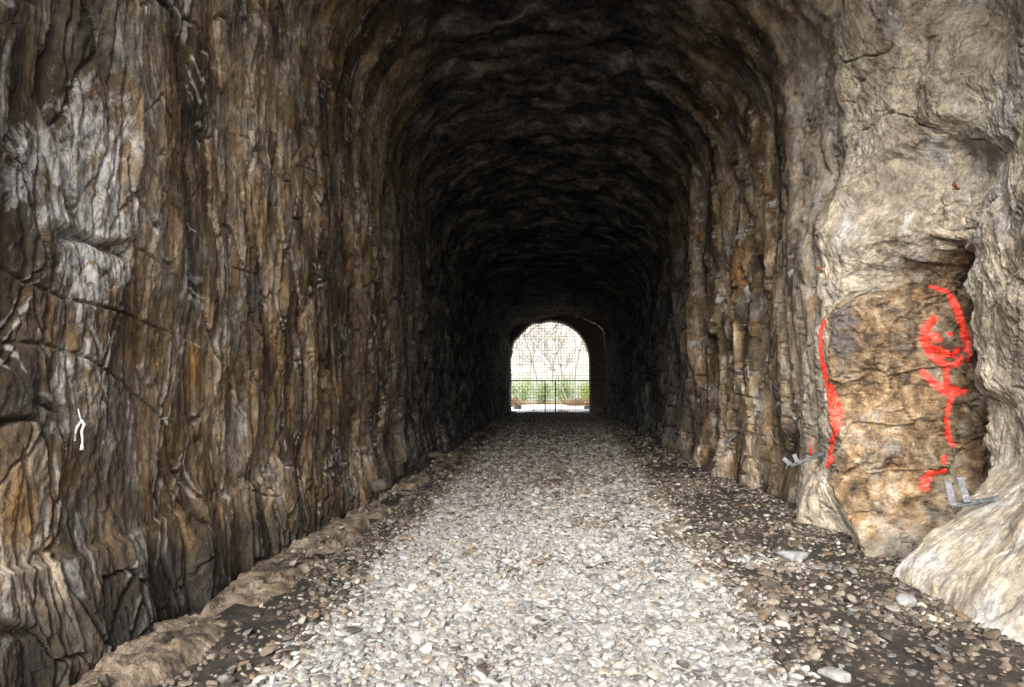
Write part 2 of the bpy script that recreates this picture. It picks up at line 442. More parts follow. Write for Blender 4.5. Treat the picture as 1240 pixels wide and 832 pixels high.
def blocky(y, s, seed):
    """massive rock with a few planes and diagonal breaks"""
    wy = y + 0.22 * fbm(y * 0.9, s * 0.9, seed + 1, 4)
    ws = s + 0.22 * fbm(y * 0.9, s * 0.9, seed + 2, 4)
    p = 0.86 * wy + 0.5 * ws; q = 0.86 * ws - 0.5 * wy
    h = 0.16 * fbm(wy * 0.6, ws * 0.5, seed + 3, 3)
    h1, e1, r1 = facets(p / 1.25, q / 1.6, seed + 30, 0.16, 0.34, 0.34, 15)
    h2, e2, r2 = facets(p / 0.42, q / 0.55, seed + 31, 0.035, 0.09, 0.09, 14)
    h3, e3, r3 = facets(p / 0.14, q / 0.19, seed + 33, 0.013, 0.028, 0.028, 12)
    m2 = ss(-0.2, 0.4, fbm(y * 0.9, s * 0.9, seed + 32, 2))
    h += h1 + (0.25 + 0.75 * m2) * h2 + (0.2 + 0.8 * m2) * h3
    h += terrace(fbm(wy * 3.2 - 0.9 * ws, ws * 2.2, seed + 4, 4), 4.0, 0.7) * 0.045
    h += terrace(fbm(wy * 9 - 4 * ws, ws * 5, seed + 5, 4), 4.0, 0.65) * 0.016
    h -= np.exp(-(perlin(p * 0.8 + 9, q * 0.5, seed + 40) / 0.014) ** 2) * 0.06 * ss(-.1, .3, fbm(y * .8, s * .8, seed + 41, 2))
    h -= np.exp(-(e1 / 0.02) ** 2) * 0.05 * ss(0.4, 0.7, r1[1])
    h += 0.009 * fbm(y * 24, s * 17, seed + 8, 4)
    n = fbm(y * 1.8, s * 1.5, seed + 13, 3)
    rim = np.exp(-((e1 - 0.03) / 0.03) ** 2) * ss(0.0, 0.4, n) + 0.6 * np.exp(-((e2 - 0.05) / 0.05) ** 2) * ss(0.1, 0.5, -n) * m2
    return h, np.clip(rim, 0, 1), 0.5 * r1[2] + 0.35 * r2[0] + 0.15 * r3[1]


def vault_rock(y, s, seed):
    """broken roof: angular pockets across the vault"""
    wy = y + 0.2 * fbm(y * 1.3, s * 1.3, seed, 3)
    a, e, _ = facets(wy / 0.75, s / 0.95 + 0.3 * wy, seed + 1, 0.14, 0.30, 0.26, 16)
    b, e2, _ = facets(wy / 0.26, s / 0.36, seed + 2, 0.05, 0.12, 0.10, 14)
    return a + b + 0.03 * terrace(fbm(wy * 7, s * 4, seed + 3, 4), 4, 0.7) + 0.12 * fbm(y * 1.1, s * 0.9, 150, 4)


tunnel = empty('rock_tunnel', (0, 20, 0), 'rough blasted rock tunnel around the gravel way, brown left wall, pale right wall, sooty vault', 'tunnel')


def make_left():
    x, z, nx, nz, t = half_profile(860, 330)
    y = y_axis(3.0, Y1, 540, 24)
    S, Y = np.meshgrid(t, y, indexing='ij')
    X = np.repeat(x[:, None], len(y), 1); Z = np.repeat(z[:, None], len(y), 1)
    vault = ss(6.2, 8.2, S)
    h, rim, tone = strata(Y, S, 100, 0.13 + 0.45 * ss(5.5, 11, Y)); h = h * (1 - 0.35 * vault)
    h += vault * vault_rock(Y, S, 700)
    h += 0.18 * ss(0.9, -0.1, Z) * (0.7 + 0.8 * fbm(Y * 0.9, 0 * S, 160, 3))      # flared foot
    shelf = 0.62 + 0.07 * fbm(Y * 0.8, 0 * S, 170, 3) + 0.02 * (Y - 4)
    h += 0.045 * ss(0.025, -0.01, Z - shelf) * ss(7.4, 6.0, Y)                      # low shelf at the near end
    h -= 0.05
    h += 0.42 * ss(30, 37, Y)
    P = np.stack([X + nx[:, None] * h, Y + 0.02 * fbm(Y * 2, S * 2, 180, 2), drop(Z + nz[:, None] * h, Y)], -1)
    soot_falloff = ss(6.4, 9.2, S + 0.8 * fbm(Y * 0.5, S * 0.4, 190, 3) + 0.18 * (Y - 8)) * 0.9
    soot_falloff = np.maximum(soot_falloff, 0.97 * ss(5.5, 18, Y + 1.5 * fbm(Y * .4, S * .4, 191, 2)))  # darkens with depth: light falloff painted into the wall colour
    white = np.clip(1.0 * bumpf(Y, 4.05, 0.33) * ss(1.9, 2.4, Z) * ss(3.75, 3.2, Z) + 0.75 * bumpf(Y, 3.6, 0.4) * ss(2.4, 2.6, Z) * ss(3.3, 3.0, Z)
                    + 0.55 * bumpf(Y, 3.85, 0.16) * ss(1.0, 1.6, Z) * ss(2.6, 2.2, Z)
                    + 0.6 * bumpf(Y, 5.0, 0.10) * bumpf(Z, 1.95, 0.35) + 0.6 * bumpf(Y, 8.7, 0.5) * bumpf(Z, 0.55, 0.3), 0, 1)
    rust = np.clip(0.9 * bumpf(Y, 6.45, 0.12) * bumpf(Z, 3.2, 0.5) + 0.8 * bumpf(Y, 5.25, 0.14) * bumpf(Z, 1.75, 0.3) + 0.7 * bumpf(Y, 3.5, 0.2) * bumpf(Z, 0.95, 0.35), 0, 1)
    wet = ss(0.75, 0.15, Z) * ss(9, 5, Y) * 0.9 + 0.3 * ss(0.5, 0.0, Z)
    zero = np.zeros_like(Z)
    return P, dict(soot_falloff=soot_falloff, pale=zero, white=white, panel=zero, rust=rust, wet=wet, darkp=zero, rim=rim, tone=tone), t, y


def make_right():
    x, z, nx, nz, t = half_profile(820, 300)
    ya = 1.0 / np.linspace(1 / 3.2, 1 / Y1, 430)
    ya = np.unique(np.concatenate([np.linspace(Y0, 3.2, 20, endpoint=False), ya, np.linspace(7.05, 7.95, 150), np.linspace(5.7, 7.05, 190)])).astype(f32)
    y = ya
    S, Y = np.meshgrid(t, y, indexing='ij')
    X = np.repeat(-x[:, None], len(y), 1); Z = np.repeat(z[:, None], len(y), 1)
    vault = ss(6.2, 8.2, S)
    near = ss(9.6, 7.9, Y)
    wob = 0.16 * fbm(Y * 0.7, S * 0.8, 210, 4)
    h1, rim1, tone1 = strata(Y, S, 300); h2, rim2, tone2 = blocky(Y, S, 337)
    h = h1 * (1 - near) * (1 - 0.35 * vault) + near * h2 * (1 - 0.3 * vault) * (0.5 + 0.5 * ss(0.0, 1.1, Z)) + near * 0.5 * h1 * ss(7.4, 7.9, Y)
    rim = rim1 * (1 - near) + rim2 * near; tone = tone1 * (1 - near) + tone2 * near
    h += (1 - 0.6 * near) * vault * vault_rock(Y, S, 720)
    # outward offsets: how far the rock stands back from the nominal wall
    front = 0.80 * ss(-0.15, 1.0, Z) + 0.42 * ss(5.0, 6.7, Y) * ss(0.1, 1.1, Z) + 0.12 * ss(2.6, 3.8, Z)
    low = ss(3.12, 2.72, Z + 0.16 * fbm(Y * 1.6, S * 1.6, 220, 4))           # the recess under the lintel
    niche = np.maximum(front, 1.80 * low + (1 - low) * 0.80)
    e1 = 6.12 + 0.75 * wob + 0.58 * ss(0.2, 1.1, Z)
    lean = 0.62 * ss(0.7, -0.1, Z) + 0.10 * fbm(Y * 0, S * 1.1, 230, 3)
    e2 = 7.60 - lean - 0.45 * (1 - low) * ss(2.7, 3.6, Z)
    back = 0.25 + 0.20 * bumpf(Y, 10.0, 1.2) - 0.12 * ss(11.5, 14, Y)
    wdt = 0.34 + 0.40 * (1 - low)
    o = front + (niche - front) * ss(e1 - 0.05, e1 + 0.18, Y)
    o = o + (back - o) * ss(e2 - wdt, e2 + 0.14 + 2.4 * ss(2.9, 4.2, Z), Y)
    # protruding pale block over the lintel
    nb = 0.30 * fbm(Y * 0.9, S * 0.9, 233, 4)
    bz = ss(3.95, 4.35, Z + 0.5 * (Y - 6.9) + nb) * ss(6.3, 5.6, Z + nb) * ss(6.1, 6.9, Y + nb) * ss(8.4, 7.6, Y + 0.5 * nb)
    o = o - 0.30 * bz
    o = o * (1 - 0.95 * ss(5.8, 8.2, S))
    h = h - o
    h += 0.20 * ss(0.8, -0.1, Z) * (0.6 + 0.9 * fbm(Y * 0.9, 0 * S, 240, 3)) * ss(7.6, 8.4, Y)
    Px = X - nx[:, None] * h
    Pz = drop(Z + nz[:, None] * h, Y)
    face = ss(e2 - wdt, e2 - wdt + 0.1, Y) * ss(e2 + 0.25, e2 + 0.1, Y) * ss(12, 11, S)
    PY = Y + 0.02 * fbm(Y * 2, S * 2, 180, 2) + face * (0.25 + 0.75 * ss(0.1, 0.7, Z)) * (0.16 * terrace(fbm(Px * 2.0, Z * 1.7, 250, 4), 4, .7) + 0.06 * terrace(fbm(Px * 6, Z * 5.5, 255, 4), 4, .6) + 0.02 * terrace(fbm(Px * 19, Z * 16, 257, 3), 3, .5))
    fh, fe, fr = facets(Px / 0.34 + 0.3 * fbm(Px * 2, Z * 2, 281, 3), Z / 0.42, 282, 0.07, 0.16, 0.16, 16)
    fh2, fe2, fr2 = facets(Px / 0.11, Z / 0.13 + 0.4 * Px, 283, 0.022, 0.05, 0.05, 14)
    PY = PY + face * low * (fh + fh2 - 0.05 * np.exp(-(fe / 0.03) ** 2))
    tone = tone * (1 - face) + face * (0.6 * fr[0] + 0.4 * fr2[0])
    f1 = ss(e1 - .25, e1, Y) * ss(e1 + .4, e1 + .2, Y) * ss(7, 5, S)
    PY = PY + f1 * (0.10 * fbm(Px * 3, Z * 2.2, 270, 4) + 0.03 * fbm(Px * 11, Z * 8, 272, 4))
    P = np.stack([Px, PY, Pz], -1)
    soot_falloff = ss(6.5, 9.0, S + 0.7 * fbm(Y * 0.5, S * 0.4, 190, 3) + 0.16 * (Y - 9)) * 0.9
    soot_falloff = np.maximum(soot_falloff, 0.97 * ss(9, 22, Y + 1.5 * fbm(Y * .4, S * .4, 191, 2)))  # depth ramp paints the fading light into the right wall
    soot_falloff *= 1 - 0.5 * near * ss(7.2, 6.4, S)
    pale = near * ss(7.3, 6.0, S) + 0.42 * ss(12.5, 9, Y) * (1 - near)
    pan = face * low * ss(-0.1, 0.35, Z) * ss(2.7, 2.5, Z) + 0.9 * ss(e1 + .1, e1 + .3, Y) * ss(e2, e2 - .2, Y) * low
    pan = np.clip(pan, 0, 1)
    pan = np.clip(pan + 0.5 * fbm(Px * 3, Z * 2.5, 260, 4) * (pan > 0.02) , 0, 1)
    darkp = np.clip(0.8 * bumpf(Px, 3.12, 0.22) * ss(1.3, 1.9, Z) * ss(2.7, 2.4, Z) * face + 0.7 * bumpf(Px, 2.98, 0.12) * ss(0.3, 0.6, Z) * ss(1.6, 1.2, Z) * face, 0, 1)
    white = np.clip(0.9 * bumpf(Y, 6.75, 0.18) * bumpf(Z, 3.75, 0.4) + 0.6 * bumpf(Y, 7.2, 0.16) * bumpf(Z, 3.3, 0.3) + 0.7 * bumpf(Y, 4.9, 0.25) * bumpf(Z, 3.9, 0.5)
                    + 1.3 * bumpf(Y + 0.03 * fbm(Y * 0, S * 6, 280, 3), 4.74 + 0.60 * Z, 0.035) * ss(0.72, 0.6, Z) + 0.55 * bumpf(Y, 5.6, 0.2) * bumpf(Z, 1.2, 0.5) + 0.55 * bumpf(Y, 10.2, 0.2) * bumpf(Z, 3.0, 0.6) + 0.5 * bumpf(Y, 9.2, 0.25) * bumpf(Z, 4.6, 0.5), 0, 1)
    rust = np.clip(0.6 * bumpf(Y, 8.6, 0.3) * bumpf(Z, 2.6, 0.6) + 0.7 * bumpf(Y, 11.5, 0.5) * bumpf(Z, 3.6, 0.8), 0, 1)
    wet = 0.5 * ss(0.3, 0.0, Z) * ss(7.5, 8.5, Y) + 0.7 * ss(0.35, 0.0, Z) * ss(e1, e1 + .3, Y) * ss(7.3, 7.0, Y)
    return P, dict(soot_falloff=soot_falloff, pale=pale, white=white, panel=pan, rust=rust, wet=wet, darkp=darkp, rim=rim, tone=tone), t, y


def link_rows(name, P, A, r0, r1, flip):
    nr, nc = r1 - r0, P.shape[1]
    fc = grid_faces(nr, nc)
    if flip: fc = fc[:, ::-1]
    return mesh_np(name, P[r0:r1].reshape(-1, 3), fc, ROCK, tunnel, True, {k: v[r0:r1].ravel() for k, v in A.items()})


PL, AL, tL, yL = make_left()
PR, AR, tR, yR = make_right()
# the two halves of the vault meet at the crown: blend the last rows of both to the same line
def crown(PA, yA, PB, yB):
    zb = np.interp(yA, yB, PB[-1, :, 2]); za = PA[-1, :, 2]
    return (za + zb) / 2
cl = crown(PL, yL, PR, yR); cr = crown(PR, yR, PL, yL)
for P, c in ((PL, cl), (PR, cr)):
    w = np.clip((np.arange(len(P)) - (len(P) - 90)) / 89.0, 0, 1)[:, None] ** 2
    P[:, :, 2] += w * (c - P[-1, :, 2])[None]
    P[:, :, 0] *= 1 - w * w * (1 - 0.0) * (np.abs(P[:, :, 0]) < 0.6) * 0
    P[-1, :, 0] = 0; P[-1, :, 1] = yL if P is PL else yR
rl = int(np.searchsorted(tL, 6.9)); rr = int(np.searchsorted(tR, 6.9))
wall_l = link_rows('side_wall', PL, AL, 0, rl + 1, True)
wall_l['label'] = 'dark brown side wall with vertical cracks and a white lime stain'
wall_r = link_rows('side_wall', PR, AR, 0, rr + 1, False)
wall_r['label'] = 'pale tan side wall with an ochre recess and red graffiti'
ceil_l = link_rows('ceiling', PL, AL, rl, len(tL), True)
ceil_r = link_rows('ceiling', PR, AR, rr, len(tR), False)
ceil_l['label'] = 'sooty black half of the vault above the left wall'
ceil_r['label'] = 'sooty black half of the vault above the right wall'


# unseen rock face round the opening added for daylight falloff: carries its rim outwards
def added_mouth():
    rim = np.concatenate([PL[:, 0], PR[::-1, 0][1:]])[::6]
    n = len(rim); rings = [rim]
    for k, (sc, dy) in enumerate(((1.12, -0.25), (1.5, -0.3), (2.4, 0.0), (4.2, 1.0))):
        r = rim.copy(); r[:, 0] *= sc; r[:, 2] = np.where(r[:, 2] > 0, r[:, 2] * sc, r[:, 2]); r[:, 1] += dy + 0.25 * fbm(np.arange(n) * 0.06, np.full(n, k * 1.7), 400, 3)
        rings.append(r)
    V = np.concatenate(rings)
    z = np.zeros(len(V), f32)
    return mesh_np('added_portal_face', V, grid_faces(len(rings), n), ROCK, tunnel, True, dict(soot_falloff=z, pale=z + 0.4, white=z, panel=z, rust=z, wet=z, darkp=z, rim=z, tone=z + 0.5))
added_mouth()


# ------------------------------------------------------------------ ground
def gravel_mask(x, y):
    e = 0.16 * fbm(y * 0.9, x * 0.9, 500, 4)
    left = -1.50 - 0.016 * (y - 4); right = 1.20 + 0.035 * (y - 4)
    m = ss(left - 0.28, left + 0.22, x + e) * ss(right + 0.34, right - 0.22, x + e)
    m = m * (1 - 0.85 * bumpf(x, -0.05, 0.42) * bumpf(y, 12.0, 1.3) * ss(-0.3, 0.3, fbm(x * 2.2, y * 1.2, 503, 3) + 0.1))
    m = m * (1 - 0.8 * bumpf(x, 1.25, 0.35) * bumpf(y, 7.2, 0.45)) * (1 - 0.7 * bumpf(x, 0.75, 0.35) * bumpf(y, 7.75, 0.16))
    m = np.maximum(m, 0.75 * bumpf(x, 2.0, 0.42) * bumpf(y, 6.35, 0.3))
    return m


def ground_z(x, y):
    z = 0.03 * ss(1.9, 1.0, np.abs(x + 0.1)) + 0.035 * fbm(x * 0.9, y * 0.9, 510, 3) + 0.012 * fbm(x * 5, y * 5, 511, 3)
    z = z - 0.24 * ss(-2.30, -2.62, x) * ss(39, 36, y) * ss(14, 8, y) - 0.05 * ss(-2.3, -2.6, x)
    z = z - 0.13 * bumpf(x, 2.9, 0.7) * bumpf(y, 6.9, 0.6) - 0.06 * bumpf(x, 2.2, 0.3) * bumpf(y, 9.9, 0.5)
    z = z * ss(60, 40, y) * ss(-30, -3, y) - 0.10 * ss(38.5, 41, y)
    return z


def make_ground():
    xs = np.concatenate([-np.geomspace(900, 5.2, 30), np.linspace(-5, 5, 420), np.geomspace(5.2, 900, 30)])
    ys = np.concatenate([-np.geomspace(900, 2, 25), np.linspace(-1.5, 2.8, 20), 1 / np.linspace(1 / 2.9, 1 / 42.0, 420), np.geomspace(42.6, 1500, 40)])
    X, Y = np.meshgrid(xs.astype(f32), ys.astype(f32), indexing='ij')
    Z = ground_z(X, Y)
    out = ss(38.3, 39.2, Y)
    gv = np.maximum(gravel_mask(X, Y), ss(1.5, -1.0, Y)) * (1 - out)  # gravel colour behind the camera added to bounce light onto the upper walls
    return mesh_np('ground', np.stack([X, Y, Z], -1).reshape(-1, 3), grid_faces(*X.shape)[:, ::-1], DIRT, None, True,
                   dict(gravel=gv.ravel(), outside=out.ravel()))


ground = tag(make_ground(), kind='structure')


# ------------------------------------------------------------------ low earth ledge along the left wall
def ledge_x(y): return -2.36 + 0.010 * np.minimum(y, 14) + 0.07 * fbm(y * 0.45, y * 0 + 2, 520, 3)


def make_ledge():
    y = 1 / np.linspace(1 / 2.6, 1 / 36.5, 520).astype(f32)
    u = np.linspace(-1, 1, 130).astype(f32)
    U, Y = np.meshgrid(u, y, indexing='ij')
    wd = 0.30 + 0.11 * fbm(Y * 1.1, U * 0, 530, 3) + 0.03 * fbm(Y * 5, U * 0.5 + 3, 537, 3) - 0.06 * ss(6, 12, Y)
    X = ledge_x(Y) + U * wd
    body = ss(1.0, 0.45, U) * ss(-1.0, -0.75, U)
    hh = 0.105 + 0.055 * fbm(Y * 0.7, Y * 0 + 5, 531, 3) - 0.03 * ss(8, 16, Y)
    e1, r1, x1, z1 = voro(Y / 0.55 + 0.3 * fbm(Y * 2, X * 2, 538, 3), X / 0.5, 539)
    e2, r2, x2, z2 = voro(Y / 0.16 + 0.3 * fbm(Y * 5, X * 5, 541, 3), X / 0.15, 540)
    Z = -0.06 + body * (hh + 0.06 * (r1[0] - .5) + 0.07 * x1 * (r1[1] - .5) + 0.07 * z1 * (r1[2] - .5) - 0.03 * np.exp(-(e1 / 0.06) ** 2) * ss(.3, .6, r1[1]))
    Z += body * ss(-.2, .3, fbm(Y * 1.2, X * 1.2, 542, 2)) * (0.035 * (r2[0] - .5) + 0.03 * x2 * (r2[1] - .5))
    Z += 0.04 * terrace(fbm(X * 3.2, Y * 2.2, 532, 4), 4, 0.72) + 0.022 * fbm(X * 12, Y * 10, 533, 4)
    gap = ss(0.25, 0.5, fbm(Y * 1.3, Y * 0 + 9, 534, 2))
    Z = Z - 0.11 * gap * body - 0.5 * ss(0.92, 1.0, np.abs(U))
    return mesh_np('earth_ledge', np.stack([X, Y, Z], -1).reshape(-1, 3), grid_faces(*X.shape)[:, ::-1], LEDGE)


ledge = tag(make_ledge(), 'low lumpy earth ledge running along the foot of the dark left wall', 'ledge')


# ------------------------------------------------------------------ stones
def ico(n):
    import bmesh
    bm = bmesh.new(); bmesh.ops.create_icosphere(bm, subdivisions=n, radius=1)
    V = np.array([v.co[:] for v in bm.verts], f32); Fc = np.array([[v.index for v in f.verts] for f in bm.faces], np.int32)
    bm.free(); return V, Fc


ICO = {k: ico(k) for k in (1, 2, 3, 4)}


def stone_shape(lod, r, p=26, planes=10, flat=True):
    V, Fc = ICO[lod]
    n = r.normal(size=(planes, 3)); n /= np.linalg.norm(n, axis=1)[:, None]
    off = r.uniform(0.72, 1.05, planes)
    d = np.clip(V @ n.T, 0, None) / off
    rad = (np.sum(d ** p, 1) + 1e-4) ** (-1 / p)
    rad = np.minimum(rad, 1.5)
    S = np.array([r.uniform(0.85, 1.25), r.uniform(0.7, 1.0), r.uniform(0.34, 0.62) if flat else r.uniform(0.6, 0.9)])
    return (V * rad[:, None] * S).astype(f32)


def rots(n, tilt):
    a = rng.uniform(0, 2 * np.pi, n); b = rng.normal(0, tilt, n); c = rng.normal(0, tilt, n)
    ca, sa, cb, sb, cc, sc_ = np.cos(a), np.sin(a), np.cos(b), np.sin(b), np.cos(c), np.sin(c)
    Rz = np.zeros((n, 3, 3)); Rz[:, 0, 0] = ca; Rz[:, 0, 1] = -sa; Rz[:, 1, 0] = sa; Rz[:, 1, 1] = ca; Rz[:, 2, 2] = 1
    Rx = np.zeros((n, 3, 3)); Rx[:, 0, 0] = 1; Rx[:, 1, 1] = cb; Rx[:, 1, 2] = -sb; Rx[:, 2, 1] = sb; Rx[:, 2, 2] = cb
    Ry = np.zeros((n, 3, 3)); Ry[:, 1, 1] = 1; Ry[:, 0, 0] = cc; Ry[:, 0, 2] = sc_; Ry[:, 2, 0] = -sc_; Ry[:, 2, 2] = cc
    return np.einsum('nij,njk,nkl->nil', Rx, Ry, Rz).astype(f32)


PAL = 0.30 * np.array([0.98, 1.0, 1.01]) * np.array([[0.60, 0.57, 0.51], [0.54, 0.50, 0.43], [0.66, 0.64, 0.60], [0.46, 0.43, 0.39], [0.38, 0.37, 0.36], [0.50, 0.42, 0.33], [0.48, 0.37, 0.29], [0.27, 0.25, 0.23], [0.16, 0.14, 0.12]])
PW = np.array([0.21, 0.17, 0.14, 0.18, 0.15, 0.04, 0.015, 0.065, 0.03])
PALD = 0.6 * np.array([[0.13, 0.10, 0.075], [0.09, 0.07, 0.05], [0.20, 0.17, 0.13], [0.05, 0.04, 0.03], [0.15, 0.10, 0.06], [0.36, 0.33, 0.28], [0.12, 0.115, 0.11]])
PWD = np.array([0.28, 0.24, 0.13, 0.19, 0.03, 0.06, 0.07])


def scatter(y0, y1, dens, lod, smin, smax, side):
    xa, xb = -2.35, 3.6
    n = int((xb - xa) * (y1 - y0) * dens)
    x = rng.uniform(xa, xb, n).astype(f32); y = rng.uniform(y0, y1, n).astype(f32)
    gm = gravel_mask(x, y)
    u = rng.random(n)
    if side:
        lim = np.where(y < 9, 3.4, 3.1)
        patch = ss(-0.25, 0.45, fbm(x * 1.1, y * 1.1, 540, 3))
        k = (u < (1 - gm) * (0.22 + 0.78 * patch)) & (x < lim) & ((x > ledge_x(y) + 0.20) | (rng.random(n) < 0.25))
    else:
        k = u < gm * (0.95 - 0.25 * ss(0.2, 0.5, fbm(x * 1.6, y * 1.3, 541, 3)))
    x, y, gm = x[k], y[k], gm[k]; n = len(x)
    # in view only
    s = np.exp(rng.normal(0, 0.33, n)) * (smin + smax) / 2
    s = np.clip(s, smin * 0.7, smax * 1.6).astype(f32)
    protos = [stone_shape(lod, rng) for _ in range(28)]
    Vb = np.stack(protos); pi = rng.integers(0, len(protos), n)
    R = rots(n, 0.34)
    V = np.einsum('nij,nvj->nvi', R, Vb[pi] * s[:, None, None])
    lift = rng.uniform(-0.2, 0.45, n).astype(f32) * s
    V += np.stack([x, y, ground_z(x, y) + lift + 0.10 * (x < ledge_x(y) + 0.16) * (x > ledge_x(y) - 0.2)], -1)[:, None, :]
    if side:
        c = PALD[rng.choice(len(PALD), n, p=PWD)]
    else:
        dirt_falloff = rng.random(n) > 0.35 + 0.75 * gm - 0.6 * ss(4.8, 12, y) - 0.3 * ss(0.1, 0.5, fbm(x * 1.5, y * 0.9, 545, 3))  # dirt at edges and in patches; the rise with depth is painted light falloff
        c = PAL[rng.choice(len(PAL), n, p=PW)]
        c = np.where(dirt_falloff[:, None], PALD[rng.choice(len(PALD), n, p=PWD)], c)
    c = c * rng.uniform(0.85, 1.12, (n, 1))
    nv = Vb.shape[1]
    Fc = (ICO[lod][1][None] + (np.arange(n) * nv)[:, None, None]).reshape(-1, 3)
    return V.reshape(-1, 3), Fc, np.repeat(c, nv, 0)


def gravel_obj(name, specs, side):
    Vs, Fs, Cs, b = [], [], [], 0
    for sp in specs:
        V, Fc, c = scatter(*sp, side)
        Vs.append(V); Fs.append(Fc + b); Cs.append(c); b += len(V)
    return mesh_np(name, np.concatenate(Vs), np.concatenate(Fs), STONE, None, False, dict(tint=np.concatenate(Cs).astype(f32)), 3)


gravel = gravel_obj('gravel', [(2.9, 6.0, 2100, 2, 0.010, 0.028), (6.0, 9.5, 1300, 2, 0.013, 0.029), (9.5, 15, 700, 1, 0.018, 0.036), (15, 37.2, 330, 1, 0.025, 0.042)], False)
tag(gravel, 'pale crushed stone gravel covering the middle of the tunnel floor', 'gravel', kind='stuff')
debris = gravel_obj('stone_debris', [(2.9, 6.5, 900, 2, 0.006, 0.020), (2.9, 6.5, 260, 2, 0.018, 0.036), (6.5, 12, 600, 2, 0.010, 0.028), (12, 37, 160, 1, 0.02, 0.045)], True)
tag(debris, 'dark dirt-coated stone chips scattered over the wet soil beside the gravel', 'stone chips', kind='stuff')

bpy.context.view_layer.update()


def hit(px, py, objs=None):
    d = ray(px, py); best = None
    for o in (objs or (wall_l, wall_r, ceil_l, ceil_r)):
        inv = o.matrix_world.inverted()
        ok, p, n, i = o.ray_cast(inv @ EYE, inv.to_3x3() @ d)
        if ok:
            p = o.matrix_world @ p
            if best is None or (p - EYE).length < (best[0] - EYE).length: best = (p, n if n.dot(d) < 0 else -n)
    return best


def floor_at(px, py, h=0.0):
    d = ray(px, py); t = (h - EYE.z) / d.z
    return EYE + d * t


# individual larger stones
def loose_stone(px, py, size, col, label, flat=True, h=0.0, seed=0, stretch=1.0):
    p = floor_at(px, py, h)
    r = np.random.default_rng(seed + 900)
    V = stone_shape(4, r, 9, 14, flat) * size
    V[:, 0] *= stretch
    nrm = V / np.linalg.norm(V, axis=1)[:, None]
    V = V + nrm * (0.11 * size * fbm(V[:, 0] * 2.2 / size, V[:, 1] * 2.2 / size + 1.7 * V[:, 2] / size, seed, 5))[:, None]
    o = mesh_np('loose_stone', V, ICO[4][1], STONE, None, True, dict(tint=np.tile(np.minimum(np.array(col, f32), 0.36) * 0.34, (len(V), 1))), 3)
    gz = float(ground_z(np.array([p.x], f32), np.array([p.y], f32))[0]) if h == 0 else h
    o.location = (p.x, p.y, gz + 0.3 * size)
    o.rotation_euler = (0.12 * math.sin(seed), 0.1 * math.cos(seed * 2), seed * 1.3)
    return tag(o, label, 'stone', 'loose stones on the tunnel floor')


CREAM, GREY, BRN, DRK = (0.34, 0.31, 0.26), (0.25, 0.245, 0.235), (0.28, 0.20, 0.13), (0.12, 0.10, 0.08)
loose_stone(1067, 772, 0.045, CREAM, 'cream oval pebble on dark soil, nearest the lower right corner', seed=1, stretch=1.3)
loose_stone(1012, 760, 0.042, CREAM, 'small cream stone on dark soil right of the gravel edge', seed=2)
loose_stone(1100, 732, 0.065, (0.52, 0.44, 0.35), 'angular pinkish tan stone leaning on the toe of the right rock', seed=3, flat=False)
loose_stone(1082, 740, 0.045, CREAM, 'small cream chip beside the angular tan stone at the rock toe', seed=4)
loose_stone(1032, 741, 0.042, GREY, 'grey rounded pebble on dark soil left of the rock toe', seed=5)
loose_stone(956, 672, 0.13, (0.47, 0.43, 0.36), 'wide flat pale slab lying in front of the ochre recess', seed=6, stretch=1.7)
loose_stone(1013, 818, 0.06, (0.45, 0.41, 0.34), 'long flat pale stone at the bottom edge right of the gravel', seed=7, stretch=1.4)
loose_stone(490, 655, 0.07, (0.33, 0.26, 0.19), 'brown rounded stone on dark soil at the left gravel edge', seed=8)
loose_stone(455, 592, 0.13, (0.20, 0.155, 0.11), 'brown boulder resting on the earth ledge, nearer of the two', False, 0.05, 9)
loose_stone(530, 553, 0.15, (0.17, 0.135, 0.10), 'brown pointed boulder resting on the earth ledge, farther of the two', False, 0.05, 10, 1.2)
loose_stone(340, 705, 0.055, (0.42, 0.41, 0.40), 'grey pebble on black soil beside the earth ledge', seed=11)
loose_stone(150, 822, 0.06, (0.33, 0.17, 0.10), 'reddish stone at the lower left corner below the ledge', seed=12)
loose_stone(627, 494, 0.30, (0.10, 0.09, 0.08), 'dark rubble stone at the left foot of the far opening', False, 0, 13, 1.2)
loose_stone(716, 494, 0.28, (0.10, 0.09, 0.08), 'dark rubble stone at the right foot of the far opening', False, 0, 14, 1.3)
loose_stone(735, 495, 0.30, (0.08, 0.07, 0.065), 'dark boulder against the wall right of the far opening', False, 0, 15)


# ------------------------------------------------------------------ red graffiti on the rock
def wall_arrays(o):
    me = o.data; n = len(me.vertices)
    co = np.empty(n * 3, f32); me.vertices.foreach_get('co', co)
    no = np.empty(n * 3, f32); me.vertices.foreach_get('normal', no)
    fc = np.empty(len(me.polygons) * 4, np.int32); me.loops.foreach_get('vertex_index', fc)
    M = np.array(o.matrix_world, f32)
    co = co.reshape(-1, 3) @ M[:3, :3].T + M[:3, 3]
    return co, no.reshape(-1, 3), fc.reshape(-1, 4)


WCO, WNO, WFC = wall_arrays(wall_r)


def largest(fc):
    """faces of the largest connected piece"""
    ids = np.unique(fc); r = np.searchsorted(ids, fc); lab = np.arange(len(ids))
    while True:
        m = lab[r].min(1); new = lab.copy()
        np.minimum.at(new, r.ravel(), np.repeat(m, 4)); new = new[new]
        if np.array_equal(new, lab): break
        lab = new
    fl = lab[r[:, 0]]; u, n = np.unique(fl, return_counts=True)
    return fc[fl == u[n.argmax()]]


